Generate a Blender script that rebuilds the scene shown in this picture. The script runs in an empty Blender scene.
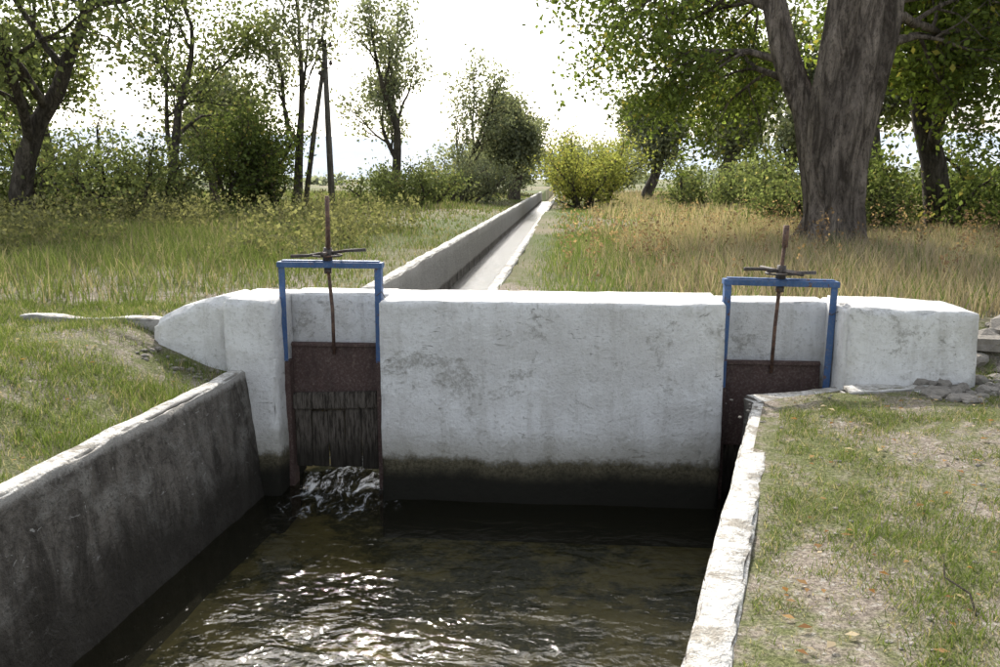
import bpy, math, random
import numpy as np
from mathutils import Vector, Matrix, noise
random.seed(3); rng=np.random.default_rng(5)
sc=bpy.context.scene
sc.view_settings.view_transform='Standard'; sc.view_settings.look='None'; sc.view_settings.exposure=0
# ---------------------------------------------------------------- helpers
def link(o,parent=None):
    sc.collection.objects.link(o)
    if parent: o.parent=parent
    return o
def empty(name,loc=(0,0,0)):
    e=bpy.data.objects.new(name,None); e.empty_display_size=.2; e.location=loc
    return link(e)
def mesh_np(name,verts,faces,mat,col=None,parent=None,smooth=False):
    verts=np.asarray(verts,dtype=np.float32); faces=np.asarray(faces,dtype=np.int32)
    me=bpy.data.meshes.new(name); n,k=faces.shape
    me.vertices.add(len(verts)); me.vertices.foreach_set('co',verts.ravel())
    me.loops.add(n*k); me.loops.foreach_set('vertex_index',faces.ravel())
    me.polygons.add(n); me.polygons.foreach_set('loop_start',np.arange(0,n*k,k,dtype=np.int32))
    me.polygons.foreach_set('loop_total',np.full(n,k,dtype=np.int32))
    if smooth: me.polygons.foreach_set('use_smooth',np.ones(n,dtype=bool))
    me.update(calc_edges=True)
    if col is not None:
        a=me.attributes.new('col','FLOAT_COLOR','POINT')
        c=np.ones((len(verts),4),dtype=np.float32); c[:,:3]=col
        a.data.foreach_set('color',c.ravel())
    me.materials.append(mat)
    return link(bpy.data.objects.new(name,me),parent)
class M:
    def __init__(s,name):
        s.m=bpy.data.materials.new(name); s.m.use_nodes=True; s.t=s.m.node_tree; s.t.nodes.clear()
        s.out=s.n('ShaderNodeOutputMaterial')
    def n(s,typ,**kw):
        nd=s.t.nodes.new(typ)
        for k,v in kw.items(): setattr(nd,k,v)
        return nd
    def l(s,a,b): s.t.links.new(a,b)
    def setin(s,nd,idx,v):
        if isinstance(v,bpy.types.NodeSocket): s.l(v,nd.inputs[idx])
        else: nd.inputs[idx].default_value=v
    def pos(s,scale=(1,1,1)):
        g=s.n('ShaderNodeNewGeometry'); mp=s.n('ShaderNodeMapping'); mp.inputs['Scale'].default_value=scale
        s.l(g.outputs['Position'],mp.inputs['Vector']); return mp.outputs[0]
    def noise(s,scale,detail=4,rough=.6,vec=None,dist=0):
        nd=s.n('ShaderNodeTexNoise'); nd.inputs['Scale'].default_value=scale; nd.inputs['Detail'].default_value=detail
        nd.inputs['Roughness'].default_value=rough; nd.inputs['Distortion'].default_value=dist
        s.l(vec if vec is not None else s.pos(),nd.inputs['Vector']); return nd.outputs['Fac']
    def ramp(s,fac,a,b,v0=0.,v1=1.):
        nd=s.n('ShaderNodeMapRange'); nd.interpolation_type='SMOOTHSTEP'
        s.l(fac,nd.inputs[0]); nd.inputs[1].default_value=a; nd.inputs[2].default_value=b
        nd.inputs[3].default_value=v0; nd.inputs[4].default_value=v1; return nd.outputs[0]
    def mix(s,fac,a,b,mode='MIX'):
        nd=s.n('ShaderNodeMix'); nd.data_type='RGBA'; nd.blend_type=mode
        for i,v in ((0,fac),(6,a),(7,b)):
            if isinstance(v,tuple): v=(v[0],v[1],v[2],1)
            s.setin(nd,i,v)
        return nd.outputs[2]
    def math(s,op,a,b=0.):
        nd=s.n('ShaderNodeMath',operation=op); s.setin(nd,0,a); s.setin(nd,1,b); return nd.outputs[0]
    def bump(s,h,strength=.5,dist=.02,normal=None):
        nd=s.n('ShaderNodeBump'); nd.inputs['Strength'].default_value=strength; nd.inputs['Distance'].default_value=dist
        s.l(h,nd.inputs['Height'])
        if normal is not None: s.l(normal,nd.inputs['Normal'])
        return nd.outputs[0]
    def pbr(s,col,rough=.8,normal=None,metal=0,spec=.3):
        p=s.n('ShaderNodeBsdfPrincipled')
        if isinstance(col,tuple): col=(col[0],col[1],col[2],1)
        s.setin(p,'Base Color',col); s.setin(p,'Roughness',rough); p.inputs['Metallic'].default_value=metal
        p.inputs['Specular IOR Level'].default_value=spec
        if normal is not None: s.l(normal,p.inputs['Normal'])
        s.l(p.outputs[0],s.out.inputs[0]); return p
    def xyz(s):
        g=s.n('ShaderNodeNewGeometry'); x=s.n('ShaderNodeSeparateXYZ'); s.l(g.outputs['Position'],x.inputs[0]); return x.outputs
    def nz(s):
        g=s.n('ShaderNodeNewGeometry'); x=s.n('ShaderNodeSeparateXYZ'); s.l(g.outputs['True Normal'],x.inputs[0]); return x.outputs[2]
# ---------------------------------------------------------------- materials
def mat_white():
    m=M('whitewashed_concrete')
    big=m.noise(1.3,6,.65); fine=m.noise(30,5,.75); mid=m.noise(5,6,.7)
    streak=m.noise(3,5,.7,m.pos((3,3,.35)))
    paint=m.mix(m.ramp(big,.40,.62),(.88,.88,.87),(.73,.72,.70))
    paint=m.mix(m.ramp(mid,.48,.66,0,.45),paint,(.58,.57,.53))
    paint=m.mix(m.ramp(streak,.5,.7,0,.35),paint,(.46,.44,.40))
    paint=m.mix(m.ramp(fine,.53,.66,0,.5),paint,(.42,.41,.38))
    conc=m.mix(fine,(.20,.19,.165),(.42,.40,.36))
    pv=m.noise(1.7,10,.8,m.pos((1,1,1.3)),.4)
    mask=m.ramp(pv,.55,.60)
    reg=m.ramp(m.noise(2.3,3,.6),.50,.60)
    ch=m.noise(6,4,.6,m.pos((.75,1,2.2)),1.2); chip=m.ramp(ch,.655,.675)
    ch2=m.noise(17,4,.6,m.pos((.85,1,1.2)),1.); chip2=m.ramp(ch2,.66,.68,0,.8)
    mask2=m.math('MULTIPLY',m.math('MAXIMUM',chip,chip2),reg)
    mask=m.math('MAXIMUM',m.math('MULTIPLY',mask,m.ramp(fine,.40,.56,.2,.9)),mask2)
    col=m.mix(m.math('MULTIPLY',mask,.72),paint,conc)
    z=m.xyz()[2]
    zz=m.math('ADD',z,m.math('MULTIPLY',m.math('SUBTRACT',mid,.5),-.18))
    zz=m.math('ADD',zz,m.math('MULTIPLY',m.math('SUBTRACT',fine,.5),-.10))
    zz=m.math('ADD',zz,m.math('MULTIPLY',m.math('SUBTRACT',m.noise(1.2,2,.5),.5),-.15))
    low=m.ramp(zz,.35,.43,1,0); mid2=m.ramp(zz,.40,.72,.65,0)
    grime=m.mix(m.ramp(fine,.3,.7),(.05,.045,.028),(.17,.15,.10))
    grime=m.mix(m.ramp(zz,.18,.34,1,0),grime,(.024,.023,.018))
    col=m.mix(mid2,col,(.33,.31,.25)); col=m.mix(low,col,grime)
    nb=m.bump(m.math('ADD',m.math('MULTIPLY',mid,.8),m.math('MULTIPLY',fine,.6)),1.,.026)
    nb=m.bump(mask2,.9,-.008,nb)
    m.pbr(col,.9,nb,spec=.15); return m.m
def mat_wall():
    m=M('old_canal_concrete')
    fine=m.noise(24,5,.75); st=m.noise(2.4,7,.75,m.pos((1.6,1.6,.6)),.5)
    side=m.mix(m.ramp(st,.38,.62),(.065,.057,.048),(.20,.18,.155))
    side=m.mix(m.ramp(m.noise(3,9,.8),.50,.60,0,.75),side,(.29,.275,.245))
    side=m.mix(m.ramp(fine,.5,.64,0,.65),side,(.05,.044,.037))
    side=m.mix(m.ramp(m.noise(9,5,.7,m.pos((1,.7,1.5)),.8),.64,.66,0,.8),side,(.44,.43,.40))
    z=m.xyz()[2]
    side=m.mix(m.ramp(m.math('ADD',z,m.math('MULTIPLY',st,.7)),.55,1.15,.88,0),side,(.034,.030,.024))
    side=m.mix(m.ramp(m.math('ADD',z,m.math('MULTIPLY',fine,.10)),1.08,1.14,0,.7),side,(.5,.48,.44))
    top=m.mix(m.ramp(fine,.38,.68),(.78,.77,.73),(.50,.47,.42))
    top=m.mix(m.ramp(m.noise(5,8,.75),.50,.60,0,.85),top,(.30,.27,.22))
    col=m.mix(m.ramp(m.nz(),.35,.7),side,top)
    nb=m.bump(m.math('ADD',m.noise(6,6,.7),m.math('MULTIPLY',fine,.6)),1.,.04)
    m.pbr(col,.9,nb,spec=.2); return m.m
def mat_ground():
    m=M('ground_soil_and_grass')
    x,y,z=m.xyz()[0:3]
    n1=m.noise(1.1,6,.65); n2=m.noise(9,6,.7); n3=m.noise(55,4,.75); nf=m.noise(.12,5,.6)
    soil=m.mix(m.ramp(n3,.35,.65),(.17,.14,.115),(.42,.365,.30))
    soil=m.mix(m.ramp(m.noise(30,3,.5),.60,.64,0,.8),soil,(.48,.45,.40))
    green=m.mix(m.ramp(n3,.35,.65),(.09,.105,.04),(.23,.24,.11))
    near=m.mix(m.ramp(m.math('ADD',m.math('MULTIPLY',n1,.6),m.math('MULTIPLY',n2,.4)),.44,.58),green,soil)
    dry=m.mix(n2,(.16,.14,.09),(.32,.28,.20)); far=m.mix(m.ramp(nf,.42,.6),(.13,.15,.07),dry)
    col=m.mix(m.ramp(y,9,14),near,far)
    nb=m.bump(m.math('ADD',m.math('MULTIPLY',n2,.6),m.math('MULTIPLY',n3,.5)),1.,.05)
    m.pbr(col,.95,nb,spec=.1); return m.m
def mat_foliage(name,trans=.4):
    m=M(name)
    a=m.n('ShaderNodeAttribute',attribute_name='col'); c=a.outputs['Color']
    d=m.n('ShaderNodeBsdfDiffuse'); t=m.n('ShaderNodeBsdfTranslucent'); mx=m.n('ShaderNodeMixShader')
    m.l(c,d.inputs[0]); tc=m.mix(1.,c,(1.45,1.45,.85),'MULTIPLY'); m.l(tc,t.inputs[0]); mx.inputs[0].default_value=trans
    m.l(d.outputs[0],mx.inputs[1]); m.l(t.outputs[0],mx.inputs[2])
    m.l(mx.outputs[0],m.out.inputs[0]); return m.m
def mat_bark(name,a,b,sc_=9,zs=.22):
    m=M(name); n=m.noise(sc_,9,.75,m.pos((1,1,zs)),.9); f=m.noise(26,6,.75,m.pos((1,1,.5)))
    col=m.mix(m.ramp(n,.38,.62),a,b); col=m.mix(m.ramp(m.noise(2,4,.6,m.pos((1,1,.3))),.45,.6,0,.5),col,tuple(v*.6 for v in a))
    col=m.mix(m.ramp(f,.5,.64,0,.6),col,tuple(v*.5 for v in a))
    nb=m.bump(m.math('ADD',n,m.math('MULTIPLY',f,.4)),1.,.14)
    m.pbr(col,.95,nb,spec=.1); return m.m
def mat_paint(name,c,rust=(.12,.05,.025),amt=.6,rough=.5):
    m=M(name); n=m.noise(14,7,.75); f=m.noise(60,3,.6); b=m.noise(4,5,.7,m.pos((2,2,.6)))
    col=m.mix(m.ramp(n,amt,amt+.05),c,rust); col=m.mix(m.ramp(f,.4,.8,0,.35),col,(.3,.26,.22))
    col=m.mix(m.ramp(b,.45,.7,0,.55),col,(c[0]*.5,c[1]*.5,c[2]*.5))
    m.pbr(col,rough,m.bump(n,.4,.004),spec=.4); return m.m
def mat_wood():
    m=M('weathered_wood'); n=m.noise(12,7,.75,m.pos((4,1,.5))); col=m.mix(m.ramp(n,.36,.64),(.028,.023,.018),(.15,.13,.11))
    col=m.mix(m.ramp(m.xyz()[2],.25,.5,.8,0),col,(.02,.018,.014))
    m.pbr(col,.85,m.bump(n,.7,.01),spec=.2); return m.m
def mat_water(name,tint,foam_glint=True,rough=.03,wave=1.):
    m=M(name)
    w1=m.noise(2.6,2,.5,m.pos((1,1.5,1)),.9); w2=m.noise(9,3,.5,m.pos((1,1.4,1)),.9); w3=m.noise(30,2,.5)
    h=m.math('ADD',m.math('MULTIPLY',w1,.8),m.math('ADD',m.math('MULTIPLY',w2,.28),m.math('MULTIPLY',w3,.03)))
    nb=m.bump(h,1.,.034*wave)
    fr=m.n('ShaderNodeFresnel'); fr.inputs['IOR'].default_value=1.33; m.l(nb,fr.inputs['Normal'])
    tr=m.n('ShaderNodeBsdfTransparent'); tr.inputs[0].default_value=(*tint,1)
    gl=m.n('ShaderNodeBsdfGlossy'); gl.inputs['Roughness'].default_value=rough; m.l(nb,gl.inputs['Normal'])
    mx=m.n('ShaderNodeMixShader'); m.l(fr.outputs[0],mx.inputs[0]); m.l(tr.outputs[0],mx.inputs[1]); m.l(gl.outputs[0],mx.inputs[2])
    sd=m.n('ShaderNodeBsdfDiffuse'); sd.inputs[0].default_value=(.13,.125,.085,1)
    ms=m.n('ShaderNodeMixShader'); ms.inputs[0].default_value=.06; m.l(mx.outputs[0],ms.inputs[1]); m.l(sd.outputs[0],ms.inputs[2])
    res=ms.outputs[0]
    if foam_glint:  # white streaks under the gate: foam plus sky glints painted into the colour
        x,y,z=m.xyz()[0:3]
        ax=m.math('ABSOLUTE',m.math('ADD',x,1.95)); mask=m.math('MULTIPLY',m.ramp(ax,.25,.8,1,0),m.ramp(y,6.0,7.3,0,1))
        fn=m.noise(7,9,.8,m.pos((1,.35,1)),.8)
        fm=m.math('MULTIPLY',m.ramp(m.math('ADD',fn,m.math('MULTIPLY',mask,.14)),.62,.72,0,.85),mask)
        d=m.n('ShaderNodeBsdfDiffuse'); d.inputs[0].default_value=(.8,.82,.82,1)
        m2=m.n('ShaderNodeMixShader'); m.l(fm,m2.inputs[0]); m.l(res,m2.inputs[1]); m.l(d.outputs[0],m2.inputs[2]); res=m2.outputs[0]
    m.l(res,m.out.inputs[0]); return m.m
def mat_bed():
    m=M('stream_bed'); v=m.n('ShaderNodeTexVoronoi'); v.inputs['Scale'].default_value=9; m.l(m.pos(),v.inputs['Vector'])
    n=m.noise(1.6,6,.7); x,y,z=m.xyz()[0:3]
    c=m.mix(m.ramp(n,.46,.58),(.05,.052,.02),(.33,.27,.12))
    c=m.mix(m.ramp(v.outputs['Distance'],.0,.12,.5,0),c,(.03,.03,.015))
    c=m.mix(m.ramp(m.noise(14,5,.7),.5,.65,0,.45),c,(.40,.34,.18))
    m.pbr(c,.8,m.bump(v.outputs['Distance'],.8,.05)); return m.m
WHITE=mat_white(); WALL=mat_wall(); GROUND=mat_ground()
LEAF=mat_foliage('leaves',.45); GRASS=mat_foliage('grass_blades',.35)
BARK=mat_bark('poplar_bark',(.10,.083,.07),(.40,.34,.29),6,.22); BARK2=mat_bark('tree_bark',(.07,.06,.05),(.22,.19,.16))
BLUE=mat_paint('blue_paint',(.05,.12,.28),amt=.58); BROWN=mat_paint('red_brown_gate_paint',(.075,.043,.038),(.14,.10,.08),.57,.7)
RUST=mat_paint('rusty_steel',(.085,.045,.034),(.16,.09,.06),.5,.75); DARK=mat_paint('dark_steel',(.06,.05,.045),amt=.55,rough=.6)
WOOD=mat_wood(); POLEW=mat_bark('pole_wood',(.15,.14,.12),(.26,.24,.22),14)
WATER=mat_water('channel_water',(.55,.55,.42)); WATER2=mat_water('canal_water_surface',(.5,.5,.42),False,.22,.6); BED=mat_bed()
# ---------------------------------------------------------------- numpy noise & terrain
def ss(t): t=np.clip(t,0,1); return t*t*(3-2*t)
_tab=rng.random((8,256,256))
def vn(x,y,s,k=0):
    x=np.asarray(x)*s+100.3; y=np.asarray(y)*s+77.7
    i=np.floor(x).astype(int); j=np.floor(y).astype(int); u=x-i; v=y-j; u=u*u*(3-2*u); v=v*v*(3-2*v)
    T=_tab[k]; a=T[i%256,j%256]; b=T[(i+1)%256,j%256]; c=T[i%256,(j+1)%256]; d=T[(i+1)%256,(j+1)%256]
    return (a*(1-u)+b*u)*(1-v)+(c*(1-u)+d*u)*v
def lerpx(y,xs,vs): return np.interp(y,xs,vs)
def XL(y): return lerpx(y,[-300,0,7,7.01,8.7,8.75,3000],[-3.25,-3.25,-2.81,-2.75,-2.7,-2.08,-2.08])
def XR(y): return lerpx(y,[-300,0,6.64,7.0,8.7,8.75,3000],[-.28,-.28,1.52,2.3,2.3,-.86,-.86])
def H(x,y):
    x=np.asarray(x,float); y=np.asarray(y,float)
    dl=XL(y)-x; dr=x-XR(y)
    up=ss((y-7.2)/1.2)
    left=(1.05+.40*ss(dl/1.3))*(1-up)+up*(1.47+.03*ss(dl/2))
    right=(.985+.05*ss(dr/.6)+.05*ss((y-4)/3))*(1-ss((y-7.2)/.9))+ss((y-7.2)/.9)*(1.43+.10*ss((x-1.5)/4)*ss((y-9)/6))
    h=np.where(dl>dr,left,right)
    far=ss((y-10)/20)
    h=h+(vn(x,y,1.3,0)-.5)*.05+(vn(x,y,4.,1)-.5)*.03+far*(vn(x,y,.15,2)-.5)*.25
    h=h-ss((np.abs(y)-60)/400)*2.0
    return h
ys=np.concatenate([[-3000,-800,-200,-60,-25,-12],np.arange(-8,1,.5),np.arange(1,6.6,.12),[6.64,6.72,6.8,6.9,6.98,7.0,7.02,7.1,7.2],np.arange(7.35,8.6,.15),[8.68,8.72,8.76,8.85],np.arange(9,16,.2),16*1.045**np.arange(0,120)])
ds=np.concatenate([np.arange(0,1.2,.1),1.2*1.07**np.arange(0,118)])
V=[];C=len(ds)
for y in ys:
    xl=float(XL(y)); xr=float(XR(y))
    L=xl-ds[::-1]; R=xr+ds
    bed=-.35 if y<7.6 else (.0 if y<8.74 else .62)
    I=np.linspace(xl+.03,xr-.03,6)
    zl=H(L,np.full(C,y)); zr=H(R,np.full(C,y))
    zl[-1]=min(zl[-1],1.0 if y<7 else 1.45)
    V.append(np.c_[L,np.full(C,y),zl]); V.append(np.c_[I,np.full(6,y),np.full(6,bed)]); V.append(np.c_[R,np.full(C,y),zr])
V=np.concatenate(V); W=2*C+6; n=len(ys)
idx=np.arange(n*W).reshape(n,W)
F=np.stack([idx[:-1,:-1],idx[:-1,1:],idx[1:,1:],idx[1:,:-1]],-1).reshape(-1,4)
g=mesh_np('ground',V,F,GROUND,smooth=True)
g.data.materials.append(BED)
mi=np.zeros((n-1,W-1),dtype=np.int32); mi[:,C:C+5]=1
g.data.polygons.foreach_set('material_index',mi.ravel())
# ---------------------------------------------------------------- rough boxes
def coords(lo,hi,r,step):
    n=max(1,int(round((hi-lo-2*r)/step)))
    return [lo,lo+.3*r]+[lo+r+(hi-lo-2*r)*i/n for i in range(n+1)]+[hi-.3*r,hi]
def rbox(name,lo,hi,mat,parent=None,r=.025,step=.07,amp=.007,chip=.02,warp=None,seed=0):
    cs=[coords(lo[k],hi[k],r,step) for k in range(3)]
    n=[len(c) for c in cs]; ids={}; vs=[]; fs=[]
    off=Vector((seed*7.3,seed*3.1,seed*1.7))
    def vid(t):
        if t in ids: return ids[t]
        p=Vector((cs[0][t[0]],cs[1][t[1]],cs[2][t[2]]))
        q=Vector([min(max(p[k],lo[k]+r),hi[k]-r) for k in range(3)]); d=p-q
        ne=sum(1 for k in range(3) if abs(d[k])>1e-6)
        if d.length>r: p=q+d.normalized()*r
        s=p+off
        dp=noise.noise_vector(s*2.2)*amp*1.3+noise.noise_vector(s*9)*amp*.5
        if ne>=2:
            e=max(0,noise.noise(s*5)+.1)**1.0*chip+max(0,noise.noise(s*17))*chip*.5
            dp-=d.normalized()*e*1.3
        p=p+dp
        if warp: p=Vector(warp(p))
        ids[t]=len(vs); vs.append(p[:]); return ids[t]
    for ax in range(3):
        a,b=[k for k in range(3) if k!=ax]
        for side in (0,n[ax]-1):
            for i in range(n[a]-1):
                for j in range(n[b]-1):
                    q=[]
                    for (ii,jj) in ((i,j),(i+1,j),(i+1,j+1),(i,j+1)):
                        t=[0,0,0]; t[ax]=side; t[a]=ii; t[b]=jj; q.append(vid(tuple(t)))
                    flip=(side==0)^(ax==1)
                    fs.append(q[::-1] if flip else q)
    return mesh_np(name,vs,fs,mat,parent=parent,smooth=True)
weir=empty('concrete_weir',(0,7,0))
def P(o):
    o.matrix_parent_inverse=Matrix.Translation(-Vector(o.parent.location)); return o
P(rbox('central_block',(-1.57,7.0,-.4),(1.27,7.74,1.73),WHITE,weir,r=.018,step=.045,amp=.009,chip=.022))
P(rbox('pier',(-2.90,7.0,-.4),(-2.47,7.78,1.725),WHITE,weir,r=.03,step=.05,amp=.012,chip=.03,seed=2))
def wing(p):
    t=min(1,max(0,(p[0]+3.56)/.66)); z=p[2]
    if z>1.2: z=1.2+(z-1.2)*(.55+.45*t**.6)
    y=7.12+ (p[1]-7.12)*(.72+.28*t)
    return (p[0],y,z)
P(rbox('wing_wall',(-3.60,7.12,.9),(-2.88,7.76,1.73),WHITE,weir,r=.07,step=.05,amp=.022,chip=.05,warp=wing,seed=3))
P(rbox('headwall_left',(-2.49,7.52,1.0),(-1.55,7.90,1.715),WHITE,weir,r=.02,seed=4))
P(rbox('headwall_right',(1.25,7.52,1.0),(2.22,7.90,1.685),WHITE,weir,r=.02,seed=5))
P(rbox('abutment_pier',(2.20,7.03,-.4),(2.42,7.78,1.70),WHITE,weir,r=.03,seed=6))
def ab(p):
    t=(p[0]-2.25)/.98; return (p[0],p[1],p[2]-(.03*t if p[2]>1.2 else 0))
P(rbox('abutment_block',(2.23,7.0,.8),(3.24,7.76,1.715),WHITE,weir,r=.025,step=.05,amp=.011,chip=.035,warp=ab,seed=7))
P(rbox('abutment_footing',(2.28,6.90,.8),(3.34,7.3,1.09),WALL,weir,r=.03,amp=.015,chip=.05,seed=8))
def wl(p):
    x=p[0]; 
    if x>-.08: x+=(1.12-p[2])*.10
    return (x-2.73-.064*(7-max(p[1],0)),p[1],p[2])
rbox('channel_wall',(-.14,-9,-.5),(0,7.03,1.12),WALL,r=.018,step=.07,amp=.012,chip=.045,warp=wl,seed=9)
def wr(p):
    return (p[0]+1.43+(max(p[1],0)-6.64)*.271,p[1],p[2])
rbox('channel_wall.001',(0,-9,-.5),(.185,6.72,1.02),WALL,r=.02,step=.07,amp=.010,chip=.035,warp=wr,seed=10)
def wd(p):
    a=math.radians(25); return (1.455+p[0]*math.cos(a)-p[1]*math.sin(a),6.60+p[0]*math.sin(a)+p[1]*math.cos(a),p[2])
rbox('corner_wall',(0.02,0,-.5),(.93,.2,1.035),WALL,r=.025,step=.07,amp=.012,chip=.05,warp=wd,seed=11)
rbox('concrete_ledge',(2.15,6.70,.9),(3.0,6.93,1.105),WALL,r=.03,step=.06,amp=.03,chip=.07,
     warp=lambda p:(p[0],p[1]+.05*math.sin(p[0]*5),p[2]),seed=12)
rbox('canal_wall',(-2.13,8.7,.3),(-1.97,62,1.62),WALL,r=.02,step=.16,amp=.012,chip=.03,seed=13)
rbox('canal_wall.001',(-.93,8.7,.3),(-.80,62,1.47),WALL,r=.02,step=.16,amp=.012,chip=.03,seed=14)
rbox('canal_end_wall',(-.82,8.62,.0),(2.35,8.78,1.42),WALL,r=.02,step=.12,seed=15)
rbox('canal_end_wall.001',(-2.75,8.62,.0),(-2.05,8.78,1.45),WALL,r=.02,step=.12,seed=16)
rbox('concrete_kerb',(-5.0,7.32,1.2),(-3.52,7.48,1.485),WALL,r=.015,step=.06,amp=.016,chip=.06,warp=lambda p:(p[0],p[1]+(-3.5-p[0])*.08,p[2]),seed=17)
# ---------------------------------------------------------------- water
def water(name,rows,z,mat,dens,amp):
    vs=[];N=dens
    for y,a,b in rows:
        for x in np.linspace(a,b,N):
            t=float(ss((y-5.6)/1.6))
            vs.append((x,y,z+amp*(noise.noise(Vector((x*2.2,y*2.6,0)))+.5*noise.noise(Vector((x*6,y*7,3))))*(1+3.0*t*math.exp(-((x+1.95)/.7)**2))))
    vs=np.array(vs); r=len(rows); i=np.arange(r*N).reshape(r,N)
    return mesh_np(name,vs,np.stack([i[:-1,:-1],i[:-1,1:],i[1:,1:],i[1:,:-1]],-1).reshape(-1,4),mat,smooth=True)
water('water',[(y,float(XL(y))+.02,float(XR(y))-.02) for y in np.concatenate([[-9,-5],np.arange(-1,8.6,.05)])],0,WATER,100,.008)
water('water.001',[(y,-2.03,-.87) for y in np.arange(8.8,62,.4)],.92,WATER2,8,.0)
# ---------------------------------------------------------------- small part builders
import bmesh
def box(name,lo,hi,mat,parent,bev=.004,M_=None):
    bm=bmesh.new(); bmesh.ops.create_cube(bm,size=1)
    c=[(lo[k]+hi[k])/2 for k in range(3)]; s=[hi[k]-lo[k] for k in range(3)]
    for v in bm.verts: v.co=Vector([v.co[k]*s[k]+c[k] for k in range(3)])
    if bev: bmesh.ops.bevel(bm,geom=bm.edges[:],offset=bev,segments=2,affect='EDGES')
    if M_: bm.transform(M_)
    me=bpy.data.meshes.new(name); bm.to_mesh(me); bm.free(); me.materials.append(mat)
    return link(bpy.data.objects.new(name,me),parent)
def rod(name,pts,rad,mat,parent,seg=10):
    vs=[];fs=[]; pts=[Vector(p) for p in pts]
    if not isinstance(rad,(list,tuple)): rad=[rad]*len(pts)
    for i,p in enumerate(pts):
        t=(pts[min(i+1,len(pts)-1)]-pts[max(i-1,0)]).normalized(); u=t.cross(Vector((.31,.9,.2))).normalized(); w=t.cross(u)
        for k in range(seg):
            a=2*math.pi*k/seg; vs.append((p+(u*math.cos(a)+w*math.sin(a))*rad[i])[:])
    for i in range(len(pts)-1):
        for k in range(seg): fs.append((i*seg+k,i*seg+(k+1)%seg,(i+1)*seg+(k+1)%seg,(i+1)*seg+k))
    vs.append(pts[0][:]); vs.append(pts[-1][:]); a=len(vs)-2; l=(len(pts)-1)*seg
    for k in range(seg):
        fs.append((a,(k+1)%seg,k)); fs.append((a+1,l+k,l+(k+1)%seg))
    me=bpy.data.meshes.new(name); me.from_pydata(vs,[],fs); me.materials.append(mat)
    for p in me.polygons: p.use_smooth=True
    return link(bpy.data.objects.new(name,me),parent)
def gate(name,x0,x1,zt,ztop,zgate,zbot,lean,wood,blue_low,rustcap):
    e=empty(name,(0,0,0)); yf=7.24; w=.055; cx=(x0+x1)/2
    Lm=Matrix.Translation((cx,0,1.0))@Matrix.Rotation(lean,4,'Y')@Matrix.Translation((-cx,0,-1.0))
    for nm,xa,sg in (('post_left',x0,1),('post_right',x1-w,-1)):
        zb=blue_low
        box(nm,(xa,yf,zb),(xa+w,yf+.012,zt-.05),BLUE,e,.003,Lm)
        box(nm+'_flange',(xa if sg>0 else xa+w-.01,yf+.0125,zb),(xa+.01 if sg>0 else xa+w,yf+.1,zt-.05),BLUE,e,.002,Lm)
        box(nm+'_guide',(xa,yf+.004,-.3),(xa+w+.01,yf+.15,zb-.003),BROWN,e,.004)
    box('top_beam',(x0-.012,yf-.012,zt-.048),(x1+.012,yf+.10,zt),BLUE,e,.004,Lm)
    box('top_beam_lip',(x0+.02,yf+.02,zt+.002),(x1-.02,yf+.09,zt+.012),BLUE,e,.002,Lm)
    gy=7.36
    box('gate_leaf',(x0+.05,gy,zbot if not wood else .80),(x1-.05,gy+.03,zgate),BROWN,e,.004)
    box('leaf_stiffener_top',(x0+.055,gy-.03,zgate-.03),(x1-.055,gy-.002,zgate-.005),BROWN,e,.004)
    if wood:
        xs=np.linspace(x0+.07,x1-.07,6)
        for i in range(5):
            box('plank_%d'%(i+1),(xs[i]+.003,gy-.045,.17+.02*math.sin(i*3)),(xs[i+1]-.003,gy-.012,.70+.02*math.sin(i*5)),WOOD,e,.006,
                Matrix.Translation((xs[i],0,.4))@Matrix.Rotation(math.radians(1.6*math.sin(i*2.3)),4,'Y')@Matrix.Translation((-xs[i],0,-.4)))
        box('plank_cap',(x0+.06,gy-.075,.715),(x1-.06,gy-.02,.865),WOOD,e,.012,Matrix.Translation((cx,0,.8))@Matrix.Rotation(math.radians(-2.2),4,'Y')@Matrix.Translation((-cx,0,-.8)))
    y=yf+.05; tx=cx+ (0 if abs(lean)<.02 else .05)
    if not wood: tx=cx+.035
    rod('spindle',[(cx-.005,y+.05,zgate-.1),(cx,y+.03,zgate+.3),(tx-.02,y,zt),(tx,y-.02,ztop)],.0155,RUST,e)
    if rustcap: rod('spindle_cap',[(tx-.003,y-.017,ztop-.16),(tx,y-.02,ztop+.02)],.024,RUST,e)
    else: rod('spindle_cap',[(tx-.003,y-.017,ztop-.45),(tx,y-.02,ztop+.0)],.019,RUST,e)
    rod('hub',[(tx-.02,y,zt+.01),(tx-.015,y,zt+.12)],[.042,.036],DARK,e)
    rod('nut',[(tx-.02,y,zt-.10),(tx-.02,y,zt-.05)],.035,DARK,e,6)
    hz=zt+.075
    for i,(ang,ln,tilt) in enumerate(((8,.33,.02),(98,.30,-.01),(188,.31,-.02),(278,.31,.01)) if wood else ((20,.33,-.02),(110,.30,.0),(200,.34,.02),(290,.3,0))):
        a=math.radians(ang); d=Vector((math.cos(a),math.sin(a),0)); c=Vector((tx-.02,y,hz))
        rod('handle_arm_%d'%(i+1),[c+d*.03,c+d*ln*.5+Vector((0,0,tilt)),c+d*ln+Vector((0,0,tilt*1.3))],[.014,.013,.016],DARK,e)
    rod('handwheel_ring',[Vector((tx-.02,y,hz-.02))+Vector((math.cos(t),math.sin(t),0))*.12 for t in np.linspace(0,2*math.pi,25)],.009,DARK,e,8)
    rod('tie_wire',[(x1-.03,yf-.02,zt-.28),(x1+.02,yf-.05,zt-.24),(x1+.05,yf-.03,zt-.3),(x1+.01,yf-.02,zt-.33)],.004,DARK,e,6)
    return e
gate('sluice_gate',-2.49,-1.60,2.02,2.58,1.30,.2,math.radians(.3),True,1.15,False)
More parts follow.
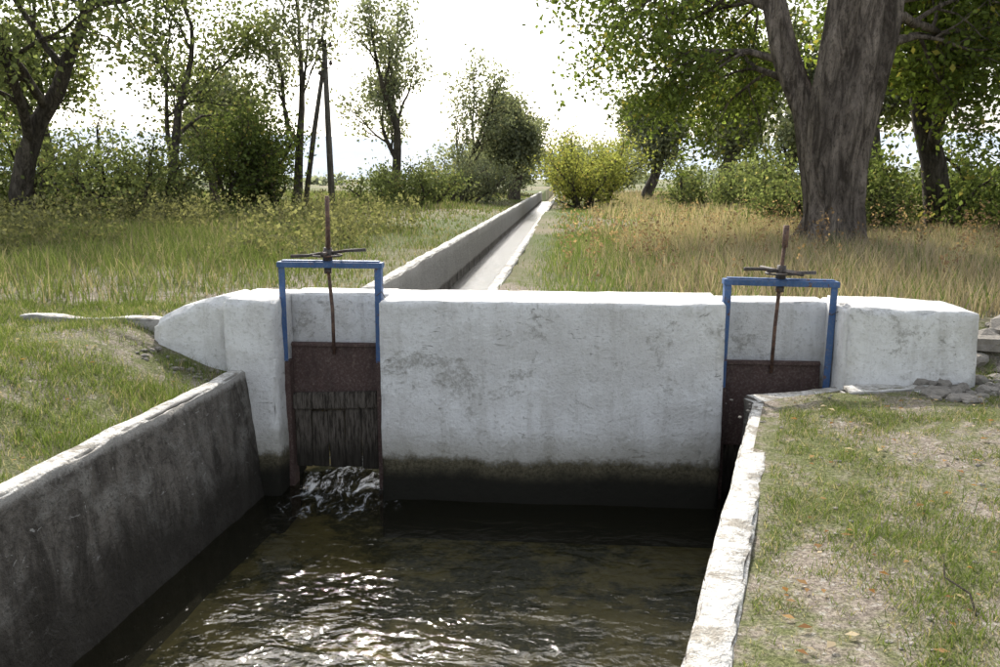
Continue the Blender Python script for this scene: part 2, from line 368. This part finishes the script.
gate('sluice_gate.001',1.275,2.185,1.90,2.33,1.20,.45,math.radians(1.0),False,.98,True)
box('gate_sill_board',(1.33,7.40,-.3),(2.13,7.44,.44),WOOD,bpy.data.objects['sluice_gate.001'],.005)
# ---------------------------------------------------------------- utility pole
pole=empty('utility_pole',(-7.75,28,0))
X0,Y0=-7.75,28
P(rod('pole_shaft',[(X0+.05,Y0,1.2),(X0,Y0,4),(X0-.04,Y0,6.95)],[.11,.095,.075],POLEW,pole))
P(rod('pole_strut',[(X0-1.05,Y0+.3,1.2),(X0-.5,Y0+.15,4.2),(X0-.06,Y0,6.3)],[.09,.08,.06],POLEW,pole))
for i,(z,s) in enumerate(((6.85,-1),(6.75,1),(6.35,-1),(6.2,1),(5.9,-1))):
    P(rod('insulator_hook_%d'%i,[(X0,Y0-.1,z-.12),(X0+s*.14,Y0-.12,z-.12),(X0+s*.18,Y0-.12,z-.02)],.018,DARK,pole,6))
    P(rod('insulator_%d'%i,[(X0+s*.18,Y0-.12,z-.03),(X0+s*.18,Y0-.12,z+.01),(X0+s*.18,Y0-.12,z+.05),(X0+s*.18,Y0-.12,z+.11)],[.05,.065,.05,.04],DARK,pole,8))
for i,(s,z) in enumerate(((-.18,6.95),(.18,6.85))):
    pts=[Vector((X0+s-t*46,Y0-.12+t*4,z-4*1.1*t*(1-t)+t*.6)) for t in np.linspace(0,1,24)]
    P(rod('power_line_%d'%i,pts,.012,DARK,pole,5))
# ---------------------------------------------------------------- trees
NL=0
class Tree:
    def __init__(s,seed): s.v=[];s.f=[];s.a=[];s.r=random.Random(seed); s.nrg=np.random.default_rng(seed)
    def tube(s,pts,rad,seg=7,flute=0):
        base=len(s.v)
        for i,p in enumerate(pts):
            t=(pts[min(i+1,len(pts)-1)]-pts[max(i-1,0)]).normalized(); u=t.cross(Vector((.3,.85,.1))).normalized(); w=t.cross(u)
            for k in range(seg):
                a=2*math.pi*k/seg; rr=rad[i]
                if flute: rr*=1+flute*(noise.noise(Vector((math.cos(a)*1.6,math.sin(a)*1.6,p.z*.25)))+.5*noise.noise(Vector((math.cos(a)*4,math.sin(a)*4,p.z*.5+9)))+.22*noise.noise(Vector((math.cos(a)*11,math.sin(a)*11,p.z*1.1+4))))
                s.v.append((p+(u*math.cos(a)+w*math.sin(a))*rr)[:])
        for i in range(len(pts)-1):
            for k in range(seg): s.f.append((base+i*seg+k,base+i*seg+(k+1)%seg,base+(i+1)*seg+(k+1)%seg,base+(i+1)*seg+k))
    def ftube(s,pts,rad,seg,flute,sub=8):
        P2=[];R2=[]
        for i in range(len(pts)-1):
            p0=pts[max(i-1,0)];p1=pts[i];p2=pts[i+1];p3=pts[min(i+2,len(pts)-1)]
            for k in range(sub):
                t=k/sub; P2.append(.5*((2*p1)+(p2-p0)*t+(2*p0-5*p1+4*p2-p3)*t*t+(3*p1-p0-3*p2+p3)*t**3)); R2.append(rad[i]*(1-t)+rad[i+1]*t)
        P2.append(pts[-1]);R2.append(rad[-1]); s.tube(P2,R2,seg,flute)
    def grow(s,p,d,L,r,lvl,up=.08,wander=.16,nch=(3,5),spread=(28,62),shrink=(.5,.75),first=.35,leaflvl=1):
        R=s.r; n=5; pts=[p.copy()]; d=d.normalized(); dirs=[d.copy()]
        for i in range(n):
            d=(d+Vector((R.gauss(0,wander),R.gauss(0,wander),R.gauss(0,wander)+up))).normalized()
            p=p+d*L/n; pts.append(p.copy()); dirs.append(d.copy())
        end=.5 if lvl>0 else .15
        s.tube(pts,[max(.004,r*(1-(1-end)*i/n)) for i in range(n+1)],8 if r>.06 else (5 if r>.02 else 3))
        if lvl<=leaflvl:
            for i in range(2 if lvl else 1,n+1): s.a.append(pts[i][:])
        if lvl>0:
            c=R.randint(*nch)
            for i in range(c):
                t=first+(1-first)*(i+R.random()*.6)/c; t=min(t,1.); k=min(n-1,int(t*n)); q=pts[k].lerp(pts[k+1],t*n-k)
                ang=math.radians(R.uniform(*spread)); dd=dirs[k+1]; ax=dd.cross(Vector((R.gauss(0,1),R.gauss(0,1),R.gauss(0,1)))).normalized()
                nd=Matrix.Rotation(ang,3,ax)@dd
                s.grow(q,nd,L*R.uniform(*shrink),r*(1-.5*t)*.6,lvl-1,up,wander,nch,spread,shrink,.25,leaflvl)
            s.grow(pts[-1],d,L*.6,r*end,lvl-1,up,wander,nch,spread,shrink,.25,leaflvl)
    def build(s,name,bark,cols,per=12,sigma=.25,size=.09,gap=0.,loc=None):
        e=empty(name,loc or (0,0,0)); 
        P(mesh_np('trunk_and_branches',s.v,s.f,bark,parent=e,smooth=True))
        A=np.array(s.a); g=s.nrg
        if gap>0: A=A[g.random(len(A))>gap]
        v,f,c=leafmesh(A,per,sigma,size,cols,g); P(mesh_np('foliage',v,f,LEAF,c,parent=e)); return e
def leafmesh(A,per,sigma,size,cols,g):
    global NL
    n=len(A); cnt=len(A)*per; NL+=cnt
    cen=np.repeat(A,per,0)+g.normal(0,1,(cnt,3))*sigma*np.array([1,1,.8])
    a=g.normal(0,1,(cnt,3)); a/=np.linalg.norm(a,axis=1)[:,None]; b=g.normal(0,1,(cnt,3)); b-=a*(a*b).sum(1)[:,None]; b/=np.linalg.norm(b,axis=1)[:,None]
    s=(size*g.uniform(.6,1.3,cnt))[:,None]
    v=np.stack([cen-a*s*.5,cen+b*s*.32,cen+a*s*.5,cen-b*s*.32],1).reshape(-1,3)
    f=np.arange(cnt*4).reshape(-1,4)
    cols=np.array(cols); t=np.repeat(g.random(n),per)*.6+g.random(cnt)*.4
    c=cols[0]*(1-t)[:,None]+cols[1]*t[:,None]
    y=g.random(cnt)<.06; 
    if len(cols)>2: c[y]=cols[2]
    c*=np.repeat(g.uniform(.7,1.25,n),per)[:,None]*g.uniform(.8,1.2,cnt)[:,None]
    return v,f,np.repeat(c,4,0)
def gz(x,y): return float(H(x,y))
G1=[(.075,.10,.04),(.15,.19,.065),(.25,.23,.08)]
G2=[(.11,.135,.06),(.19,.22,.105),(.26,.24,.12)]
G3=[(.17,.19,.13),(.25,.27,.20),(.28,.27,.19)]  # lighter, greyed leaves: distance haze painted into the colour
G4=[(.20,.23,.07),(.35,.35,.12),(.4,.34,.12)]
t=Tree(11); bx,by=4.5,15.5; z0=gz(bx,by)-.15
def Vv(x,y,z): return Vector((x,y,z))
t.ftube([Vv(bx+.08,by,z0),Vv(bx+.03,by,z0+.35),Vv(bx,by,z0+.9),Vv(bx-.02,by,z0+1.6),Vv(bx+.04,by,z0+2.4),Vv(bx+.17,by,z0+3.4),Vv(bx+.28,by,z0+4.6),Vv(bx+.42,by+.1,z0+6),Vv(bx+.5,by+.4,z0+8)],
       [.60,.46,.41,.47,.54,.54,.50,.42,.3],96,.42)
t.ftube([Vv(bx-.22,by+.1,z0),Vv(bx-.20,by+.1,z0+.9),Vv(bx-.34,by+.15,z0+1.8),Vv(bx-.5,by+.2,z0+2.5),Vv(bx-.85,by+.3,z0+3.4),Vv(bx-1.1,by+.4,z0+4.4),Vv(bx-1.4,by+.8,z0+6)],[.28,.25,.24,.22,.22,.20,.15],40,.3)
t.ftube([Vv(bx+.27,by+.05,z0),Vv(bx+.25,by,z0+.8),Vv(bx+.36,by,z0+1.8),Vv(bx+.5,by-.02,z0+2.8),Vv(bx+.68,by,z0+4),Vv(bx+.85,by+.2,z0+5.6)],[.3,.22,.20,.22,.23,.19],40,.3)
for a_ in (0.4,2.7,3.9,5.3):
    d=Vector((math.cos(a_),math.sin(a_),0)); t.tube([Vv(bx,by,z0+.75)+d*.25,Vv(bx,by,z0+.32)+d*.48,Vv(bx,by,z0+.10)+d*.85],[.17,.15,.07],8)
L=[((-.8,.3,3.3),(-1,.3,.3),1.7,.07),((-.6,.6,3.0),(-.7,.8,.2),1.9,.07),((-1.1,.5,4.4),(-1,.3,.35),2.6,.09),((-1.2,.7,5.2),(-1,.4,.1),2.3,.08),((-1.1,.4,4.2),(-.8,.7,.5),2.3,.08),
   ((.9,.1,4.3),(1,.3,.3),2.2,.1),((.8,0,4),(.8,.8,.2),2.2,.1),((.7,.2,3.6),(1,.6,.1),2.2,.09),((.5,.3,6.5),(.3,.9,.4),2.2,.1),((-1.4,.8,6),(-.4,.8,.6),2.2,.1),((.5,.4,7.5),(.6,.5,.7),2,.1),((-1.0,.4,4.2),(-.2,.9,.1),2.0,.09),((.5,.4,5),(.2,.9,.2),2.2,.1)]
for (o,d,l,r) in L: t.grow(Vv(bx+o[0],by+o[1],z0+o[2]),Vector(d),l,r,3,up=-.03,wander=.17,nch=(3,4),leaflvl=1)
t.build('poplar_tree',BARK,[(.08,.11,.035),(.18,.23,.065),(.28,.26,.07)],per=6,sigma=.2,size=.11,loc=(bx,by,0),gap=.22)
def rescale(t,x,y,h,dz,pc):
    A=np.array(t.a); zt=np.percentile(A[:,2],pc)-gz(x,y); k=h/zt
    v=np.array(t.v); o=np.array([x,y,gz(x,y)-dz]); t.v=list(map(tuple,(v-o)*k+o)); t.a=list(map(tuple,(A-o)*k+o))
def tree(name,x,y,h,seed,cols,r=.14,lean=(0,0),lvl=4,per=10,sigma=.25,size=.12,gap=0,tr=.38,up=.08,spread=(25,55),shrink=(.5,.72),nch=(3,4),bark=BARK2,wander=.14,first=.35):
    t=Tree(seed); t.grow(Vector((x,y,gz(x,y)-.2)),Vector((lean[0],lean[1],1)),h*tr,r,lvl,up,wander,nch,spread,shrink,first)
    rescale(t,x,y,h,.2,98); t.build(name,bark,cols,per,sigma,size,gap,loc=(x,y,0))
def bush(name,x,y,h,w,seed,cols,n=7,per=7,sigma=.27,size=.13,lvl=2,gap=0):
    t=Tree(seed)
    for i in range(n):
        a=i*2.4; q=random.Random(seed*31+i); rr=w*.28*q.random()
        t.grow(Vector((x+math.cos(a)*rr,y+math.sin(a)*rr,gz(x,y)-.1)),Vector((math.cos(a)*w/h*.55,math.sin(a)*w/h*.55,1)),h*q.uniform(.35,.5),.03+.01*h,lvl,.05,.15,(3,4),(25,60),(.5,.8),.1,2)
    rescale(t,x,y,h,.1,97); t.build(name,BARK2,cols,per,sigma,size,gap,loc=(x,y,0))
# left side
tree('poplar_tree.001',-9.0,28,8.6,21,G3,r=.15,lean=(.03,0),per=5,sigma=.26,size=.15,tr=.45,spread=(14,30),gap=.3,nch=(2,4))
tree('elm_tree',-7.8,38,8.2,22,G3,r=.17,lean=(.12,0),per=6,sigma=.3,size=.17,spread=(20,42),gap=.3,tr=.34,nch=(3,3))
tree('elm_tree.001',-6.3,45,6.4,23,G3,r=.13,lean=(.4,0),lvl=3,per=8,sigma=.3,size=.18,spread=(20,48),gap=.2)
tree('walnut_tree',-13.6,21,8.6,24,G2,r=.18,lean=(.02,0),per=9,sigma=.32,size=.15,spread=(30,60),gap=.35,tr=.33,nch=(3,4))
tree('walnut_tree.001',-11.2,25,8.8,25,G2,r=.13,lean=(-.12,0),per=6,sigma=.32,size=.15,spread=(25,55),gap=.4,tr=.40,nch=(3,4))
tree('acacia_tree',-17.5,28,7,26,G2,r=.18,lvl=3,per=16,sigma=.4,size=.18,spread=(30,60))
tree('acacia_tree.001',-13.6,33,4.9,27,G3,r=.13,lvl=3,per=14,sigma=.35,size=.18,spread=(30,60))
bush('bush',-10.6,27,2.9,1.6,31,G1,sigma=.2); bush('bush.001',-14.6,25,2.4,4,32,G2); bush('bush.002',-9.5,27,2.6,1.2,33,G1,sigma=.18,n=5)
bush('bush.003',-16.8,23,2.6,4,34,G1); bush('bush.005',-6.6,34,1.3,3.0,36,G2); bush('bush.006',-5.2,42,1.9,2.6,37,G3)
bush('bush.007',-12.6,24,1.9,3.4,41,G2)
# far centre
tree('willow_tree',-3.0,47,4.6,51,G3,r=.18,lvl=3,per=32,sigma=.42,size=.2,tr=.25,spread=(25,60))
bush('willow_bush',-4.8,58,3.4,3.5,52,G3,n=10,size=.22,per=9)
bush('yellow_bush',.65,38,2.6,2.3,53,G4,n=10,size=.13,per=6,sigma=.2)
bush('yellow_bush.001',1.3,56,3.4,3.4,54,[(.22,.25,.13),(.31,.32,.19)],n=10,size=.2,per=8)  # yellow leaves paled, haze put into their colour
tree('ash_tree',3.9,46,5.2,55,G3,r=.18,lvl=3,per=26,sigma=.42,size=.2,tr=.3,spread=(25,60))
tree('ash_tree.001',7.0,43,6.0,56,G3,r=.18,lvl=3,per=26,sigma=.42,size=.2,tr=.3,spread=(25,60))
tree('ash_tree.002',7.2,31,6.2,57,G3,r=.16,per=6,sigma=.32,size=.17,tr=.32,spread=(25,55),gap=.2,nch=(3,3))
bush('bush.008',5.6,34,1.7,3,58,G2); bush('bush.009',7.4,27,1.7,3,59,G2)
# right
tree('maple_tree',8.4,20.5,8,61,[(.10,.145,.04),(.23,.29,.07),(.36,.33,.09)],r=.2,per=10,sigma=.32,size=.14,tr=.33,spread=(30,65),gap=.15,nch=(3,4))
tree('maple_tree.001',11.3,22,9,62,[(.09,.13,.035),(.21,.27,.065),(.34,.31,.08)],r=.24,per=9,sigma=.32,size=.15,tr=.3,spread=(30,65),gap=.05)
tree('maple_tree.002',10.2,30,8,63,G2,r=.2,lvl=3,per=30,sigma=.45,size=.19,tr=.3,spread=(30,60))
tree('maple_tree.003',15.5,27,9,64,G1,r=.24,lvl=3,per=34,sigma=.45,size=.18,tr=.3,spread=(30,60))
bush('bush.010',8.2,20,1.5,3,65,G1); bush('bush.011',11.5,22,1.9,4,66,G1); bush('bush.012',5.9,20,1.2,2.2,67,G2,size=.1); bush('bush.013',14.5,23,2.3,4,68,G1)
# distant tree line + hills
g2=np.random.default_rng(77); A=[]
for i in range(110):
    x=g2.uniform(-95,95); y=g2.uniform(85,150); h=g2.uniform(1.6,4.0); w=h*.6
    p=g2.normal(0,1,(45,3)); p/=np.linalg.norm(p,axis=1)[:,None]; p*=g2.uniform(.4,1,(45,1))**.5
    A.append(np.c_[x+p[:,0]*w,y+p[:,1]*w,.3+h*.5+p[:,2]*h*.5])
A=np.concatenate(A); v,f,c=leafmesh(A,5,.5,.8,[(.25,.28,.25),(.32,.34,.30)],g2)  # pale grey-green carries the aerial haze in the leaf colour
mesh_np('distant_tree_line',v,f,LEAF,c)
mh=M('distant_hill'); mh.pbr(mh.mix(mh.ramp(mh.noise(.01,5,.6),.4,.6),(.44,.50,.57),(.52,.56,.60)),1,spec=0)  # bluish haze is part of the hill colour, no real volume
xs=np.linspace(-1800,1800,140); vs=[]
for j,yy in enumerate((700,900,1200)):
    for x in xs: vs.append((x,yy,-6+ [0,1,1.0][j]*(26+26*vn(x,0*x+j*0,.004,3)+9*vn(x,x*0,.015,4)+ (10 if x<-50 else 0))))
vs=np.array(vs,float); i=np.arange(3*140).reshape(3,140)
mesh_np('hill',vs,np.stack([i[:-1,:-1],i[:-1,1:],i[1:,1:],i[1:,:-1]],-1).reshape(-1,4),mh.m,smooth=True)
# ---------------------------------------------------------------- grass
def blades(name,x,y,h,w,col,lean=.5,short=False):
    n=len(x); g=rng; z=H(x,y)-.01
    a=g.uniform(0,2*np.pi,n); b=g.uniform(0,2*np.pi,n); l=g.uniform(.1,1,n)*lean*h
    dx=np.cos(a)*w*.5; dy=np.sin(a)*w*.5
    if short:
        v=np.stack([np.c_[x-dx,y-dy,z],np.c_[x+dx,y+dy,z],np.c_[x+np.cos(b)*l,y+np.sin(b)*l,z+h]],1).reshape(-1,3)
        return mesh_np(name,v,np.arange(3*n).reshape(-1,3),GRASS,np.repeat(col,3,0))
    v=np.stack([np.c_[x-dx,y-dy,z],np.c_[x+dx,y+dy,z],
                np.c_[x+dx*.7+np.cos(b)*l*.35,y+dy*.7+np.sin(b)*l*.35,z+h*.55],np.c_[x-dx*.7+np.cos(b)*l*.35,y-dy*.7+np.sin(b)*l*.35,z+h*.55],
                np.c_[x+np.cos(b)*l,y+np.sin(b)*l,z+h]],1).reshape(-1,3)
    i=np.arange(n)[:,None]*5
    tri=np.concatenate([i+np.array([[0,1,2]]),i+np.array([[0,2,3]]),i+np.array([[3,2,4]])])
    return mesh_np(name,v,tri,GRASS,np.repeat(col,5,0))
def colmix(n,t,green=((.09,.13,.035),(.19,.24,.075)),dry=((.26,.22,.14),(.48,.42,.29))):
    u=rng.random(n)[:,None]; g_=np.array(green[0])*(1-u)+np.array(green[1])*u; d=np.array(dry[0])*(1-u)+np.array(dry[1])*u
    k=(rng.random(n)<t)[:,None]; return np.where(k,d,g_)
def sample(n,x0,x1,y0,y1): return rng.uniform(x0,x1,n),rng.uniform(y0,y1,n)
# right bank
x,y=sample(240000,.3,6.0,2.0,7.4)
k=(x>XR(y)+.13)&~((y>6.68)&(x<3.35)); m=vn(x,y,1.7,3)*.4+vn(x,y,6,4)*.35+vn(x,y,19,5)*.25
k&=rng.random(len(x))<np.clip((m-.34)*3.4,0.09,1); x,y,m=x[k],y[k],m[k]
h=rng.uniform(.012,.055,len(x))*(.4+m*1.2); tall=rng.random(len(x))<.015; h[tall]*=2.6
blades('grass',x,y,h,rng.uniform(.003,.006,len(x)),colmix(len(x),np.clip(.85-m*.95,.15,.85)),1.2)
# left bank
x,y=sample(150000,-8,-2.8,3.0,8.2)
k=(x<XL(y)-.06)&~((y>7.0)&(y<7.9)&(x>-3.6)); m=vn(x,y,2.0,5)*.45+vn(x,y,7,6)*.35+vn(x,y,19,4)*.2
bare=np.exp(-(((x+3.7)/.75)**2+((y-6.75)/.32)**2)*.8)
k&=rng.random(len(x))<np.clip((m-.24)*3.4,.15,1)*(1-.8*bare); x,y,m=x[k],y[k],m[k]
h=rng.uniform(.02,.08,len(x))*(.5+m*1.1); tuft=(np.abs(x+3.0)<.3)&(y>5.5); h[tuft]*=1.8
blades('grass.001',x,y,h,rng.uniform(.003,.007,len(x)),colmix(len(x),np.clip(.5-m*.6,.06,.8)),.9)
# left field
LG=((.09,.12,.04),(.17,.205,.08)); LD=((.19,.165,.115),(.32,.28,.20))
x,y=sample(75000,-20,-2.2,8.1,20); m=vn(x,y,.6,5)*.5+vn(x,y,2.5,6)*.5
k=(x<XL(y)-.1)&(rng.random(len(x))<np.clip(m*1.6,.2,1)); x,y,m=x[k],y[k],m[k]
h=rng.uniform(.08,.34,len(x))*(.5+m)*(.35+.65*ss((-2.6-x)/3)); blades('meadow_grass',x,y,h,rng.uniform(.008,.018,len(x)),colmix(len(x),np.clip(.55-m*.5,.08,.8),LG,LD),.7)
x,y=sample(60000,-40,-2.2,18,60); m=vn(x,y,.3,5)
k=(x<XL(y)-.1); x,y,m=x[k],y[k],m[k]
h=rng.uniform(.12,.45,len(x))*(.4+m)*(.35+.65*ss((-2.6-x)/3)); blades('meadow_grass.001',x,y,h,rng.uniform(.03,.06,len(x)),colmix(len(x),.28,LG,LD),.6,True)
def rightfield(name,n,x1,y0,y1,wb,hm,short=False):
    x,y=sample(n,-.8,x1,y0,y1); m=vn(x,y,.5,1)*.5+vn(x,y,2.2,2)*.5
    path=ss((x+.8)/.9); k=(rng.random(len(x))<np.clip(m*1.8,.2,1)*(.12+.88*path)); x,y,m,path=x[k],y[k],m[k],path[k]
    dryk=ss((x-.2-.01*y+ (m-.5)*3.)/1.8)
    h=rng.uniform(.05,.18,len(x))*(.4+.6*path)+dryk*rng.uniform(.0,hm,len(x))*(.4+m)
    h*=np.where(x>5.5,.7,1)
    blades(name,x,y,h,wb*rng.uniform(.6,1.4,len(x)),colmix(len(x),np.clip(.12+.65*dryk,.1,.85),((.10,.14,.045),(.19,.24,.085)),((.28,.225,.17),(.48,.40,.31))),.6,short)
rightfield('dry_grass',85000,12,8.3,20,.010,.32)
rightfield('dry_grass.001',70000,28,18,60,.035,.38,True)
x,y=sample(1800,-16,-3.5,12,24); k=vn(x,y,.5,7)>.5; x,y=x[k],y[k]
A=np.c_[x,y,H(x,y)]; A=np.repeat(A,5,0); A[:,2]+=np.tile(np.linspace(.1,.7,5),len(x))*np.repeat(rng.uniform(.5,1.2,len(x)),5)
v,f,c=leafmesh(A,4,.07,.08,[(.11,.12,.06),(.22,.21,.12)],rng); mesh_np('weeds',v,f,LEAF,c)
x,y=sample(260,-.2,9,10,22); A=np.c_[x,y,H(x,y)]; A=np.repeat(A,5,0); A[:,2]+=np.tile(np.linspace(.1,.6,5),len(x))*np.repeat(rng.uniform(.5,1.3,len(x)),5)
v,f,c=leafmesh(A,5,.04,.05,[(.20,.13,.09),(.36,.26,.18)],rng); mesh_np('weeds.001',v,f,LEAF,c)
# ---------------------------------------------------------------- fallen leaves, pebbles, rocks
def litter(name,n,x0,x1,y0,y1,size,cols):
    x,y=sample(n,x0,x1,y0,y1); k=((x>XR(y)+.2)|(x<XL(y)-.2))&~((y>6.7)&(x<3.3)); x,y=x[k],y[k]; n=len(x)
    a=rng.uniform(0,6.28,n); s=size*rng.uniform(.5,1.4,n); z=H(x,y)+.02
    def pt(da,k,dz): return np.c_[x+np.cos(a+da)*s*k,y+np.sin(a+da)*s*k,z+dz*s]
    r=rng.uniform(0,.8,n)
    v=np.stack([pt(0,1,.1*r),pt(1.3,.55,.6*r),pt(3.14,.9,.1*r),pt(-1.3,.6,.5*r)],1).reshape(-1,3)
    c=np.array(cols)[rng.integers(0,len(cols),n)]*rng.uniform(.7,1.2,(n,1))
    mesh_np(name,v,np.arange(4*n).reshape(-1,4),LEAF,np.repeat(c,4,0))
litter('fallen_leaves',520,.6,6,2.1,7.3,.024,[(.30,.16,.06),(.38,.24,.12),(.22,.12,.06),(.45,.36,.22),(.5,.42,.3)])
litter('fallen_leaves.001',240,-7,-3,3.5,8,.022,[(.30,.16,.06),(.38,.24,.12),(.45,.36,.22)])
mr=M('stone'); mr.pbr(mr.mix(mr.noise(12,6,.7),(.13,.115,.10),(.42,.39,.34)),.9,mr.bump(mr.noise(25,5,.7),.9,.03))
def rocks(name,lst,seed):
    bm=bmesh.new(); q=random.Random(seed)
    for (x,y,s) in lst:
        r=bmesh.ops.create_icosphere(bm,subdivisions=2 if s>.03 else 1,radius=s); sc_=Vector((q.uniform(.8,1.4),q.uniform(.7,1.2),q.uniform(.45,.8)))
        for v in r['verts']:
            c=v.co.copy(); c*=1+.45*noise.noise(c.normalized()*1.9+Vector((x*9,y*9,0))); v.co=Vector((c.x*sc_.x+x,c.y*sc_.y+y,c.z*sc_.z+gz(x,y)+s*.2))
    me=bpy.data.meshes.new(name); bm.to_mesh(me); bm.free(); me.materials.append(mr.m); link(bpy.data.objects.new(name,me))
q=random.Random(4)
rocks('pebbles',[(q.uniform(1.2,5),q.uniform(2.2,6.9),q.uniform(.005,.016)) for _ in range(320)],1)
rocks('rubble',[(q.uniform(2.7,4.6),q.uniform(6.45,7.25),q.uniform(.02,.08)) for _ in range(170)]+[(q.uniform(3.4,4.6),q.uniform(7.2,8.0),q.uniform(.04,.12)) for _ in range(30)]+[(3.62,7.7,.2),(3.95,7.9,.17),(3.45,7.5,.1),(4.3,7.6,.15)],2)
rocks('rubble.001',[(q.uniform(-3.6,-2.95),q.uniform(6.7,7.05),q.uniform(.01,.035)) for _ in range(30)],3)
def tz(x,y,d=.02): return (x,y,gz(x,y)+d)
rod('fallen_twig',[tz(1.62,3.30),tz(1.66,3.45,.05),tz(1.63,3.62,.04),tz(1.70,3.8)],[.004,.005,.004,.002],BARK2,None,5)
# ---------------------------------------------------------------- sun, sky, camera
AZ=math.radians(-15); EL=math.radians(41)
s=Vector((math.sin(AZ)*math.cos(EL),math.cos(AZ)*math.cos(EL),math.sin(EL)))
ld=bpy.data.lights.new('sun','SUN'); ld.energy=5; ld.angle=math.radians(.5); ld.color=(1,.94,.86)
lo=bpy.data.objects.new('sun',ld); lo.rotation_euler=s.to_track_quat('Z','Y').to_euler(); lo.location=(0,0,30); link(lo)
w=bpy.data.worlds.new('World'); sc.world=w; w.use_nodes=True; nt=w.node_tree; nt.nodes.clear()
sky=nt.nodes.new('ShaderNodeTexSky'); sky.sky_type='NISHITA'; sky.sun_disc=False; sky.sun_elevation=EL; sky.sun_rotation=AZ; sky.dust_density=4; sky.air_density=1.2; sky.ozone_density=1.5
hs=nt.nodes.new('ShaderNodeHueSaturation'); hs.inputs['Saturation'].default_value=.35; hs.inputs['Value'].default_value=1.95
bg=nt.nodes.new('ShaderNodeBackground'); bg.inputs[1].default_value=.15; ow=nt.nodes.new('ShaderNodeOutputWorld')
nt.links.new(sky.outputs[0],hs.inputs['Color']); nt.links.new(hs.outputs[0],bg.inputs[0]); nt.links.new(bg.outputs[0],ow.inputs[0])
cd=bpy.data.cameras.new('camera'); cd.lens=31.2; cd.sensor_width=36; cd.clip_end=6000; cd.clip_start=.05
co=bpy.data.objects.new('camera',cd); co.location=(0,0,2.75); co.rotation_euler=(math.radians(90-10.34),0,math.radians(4.55)); link(co); sc.camera=co
print('LEAVES',NL)
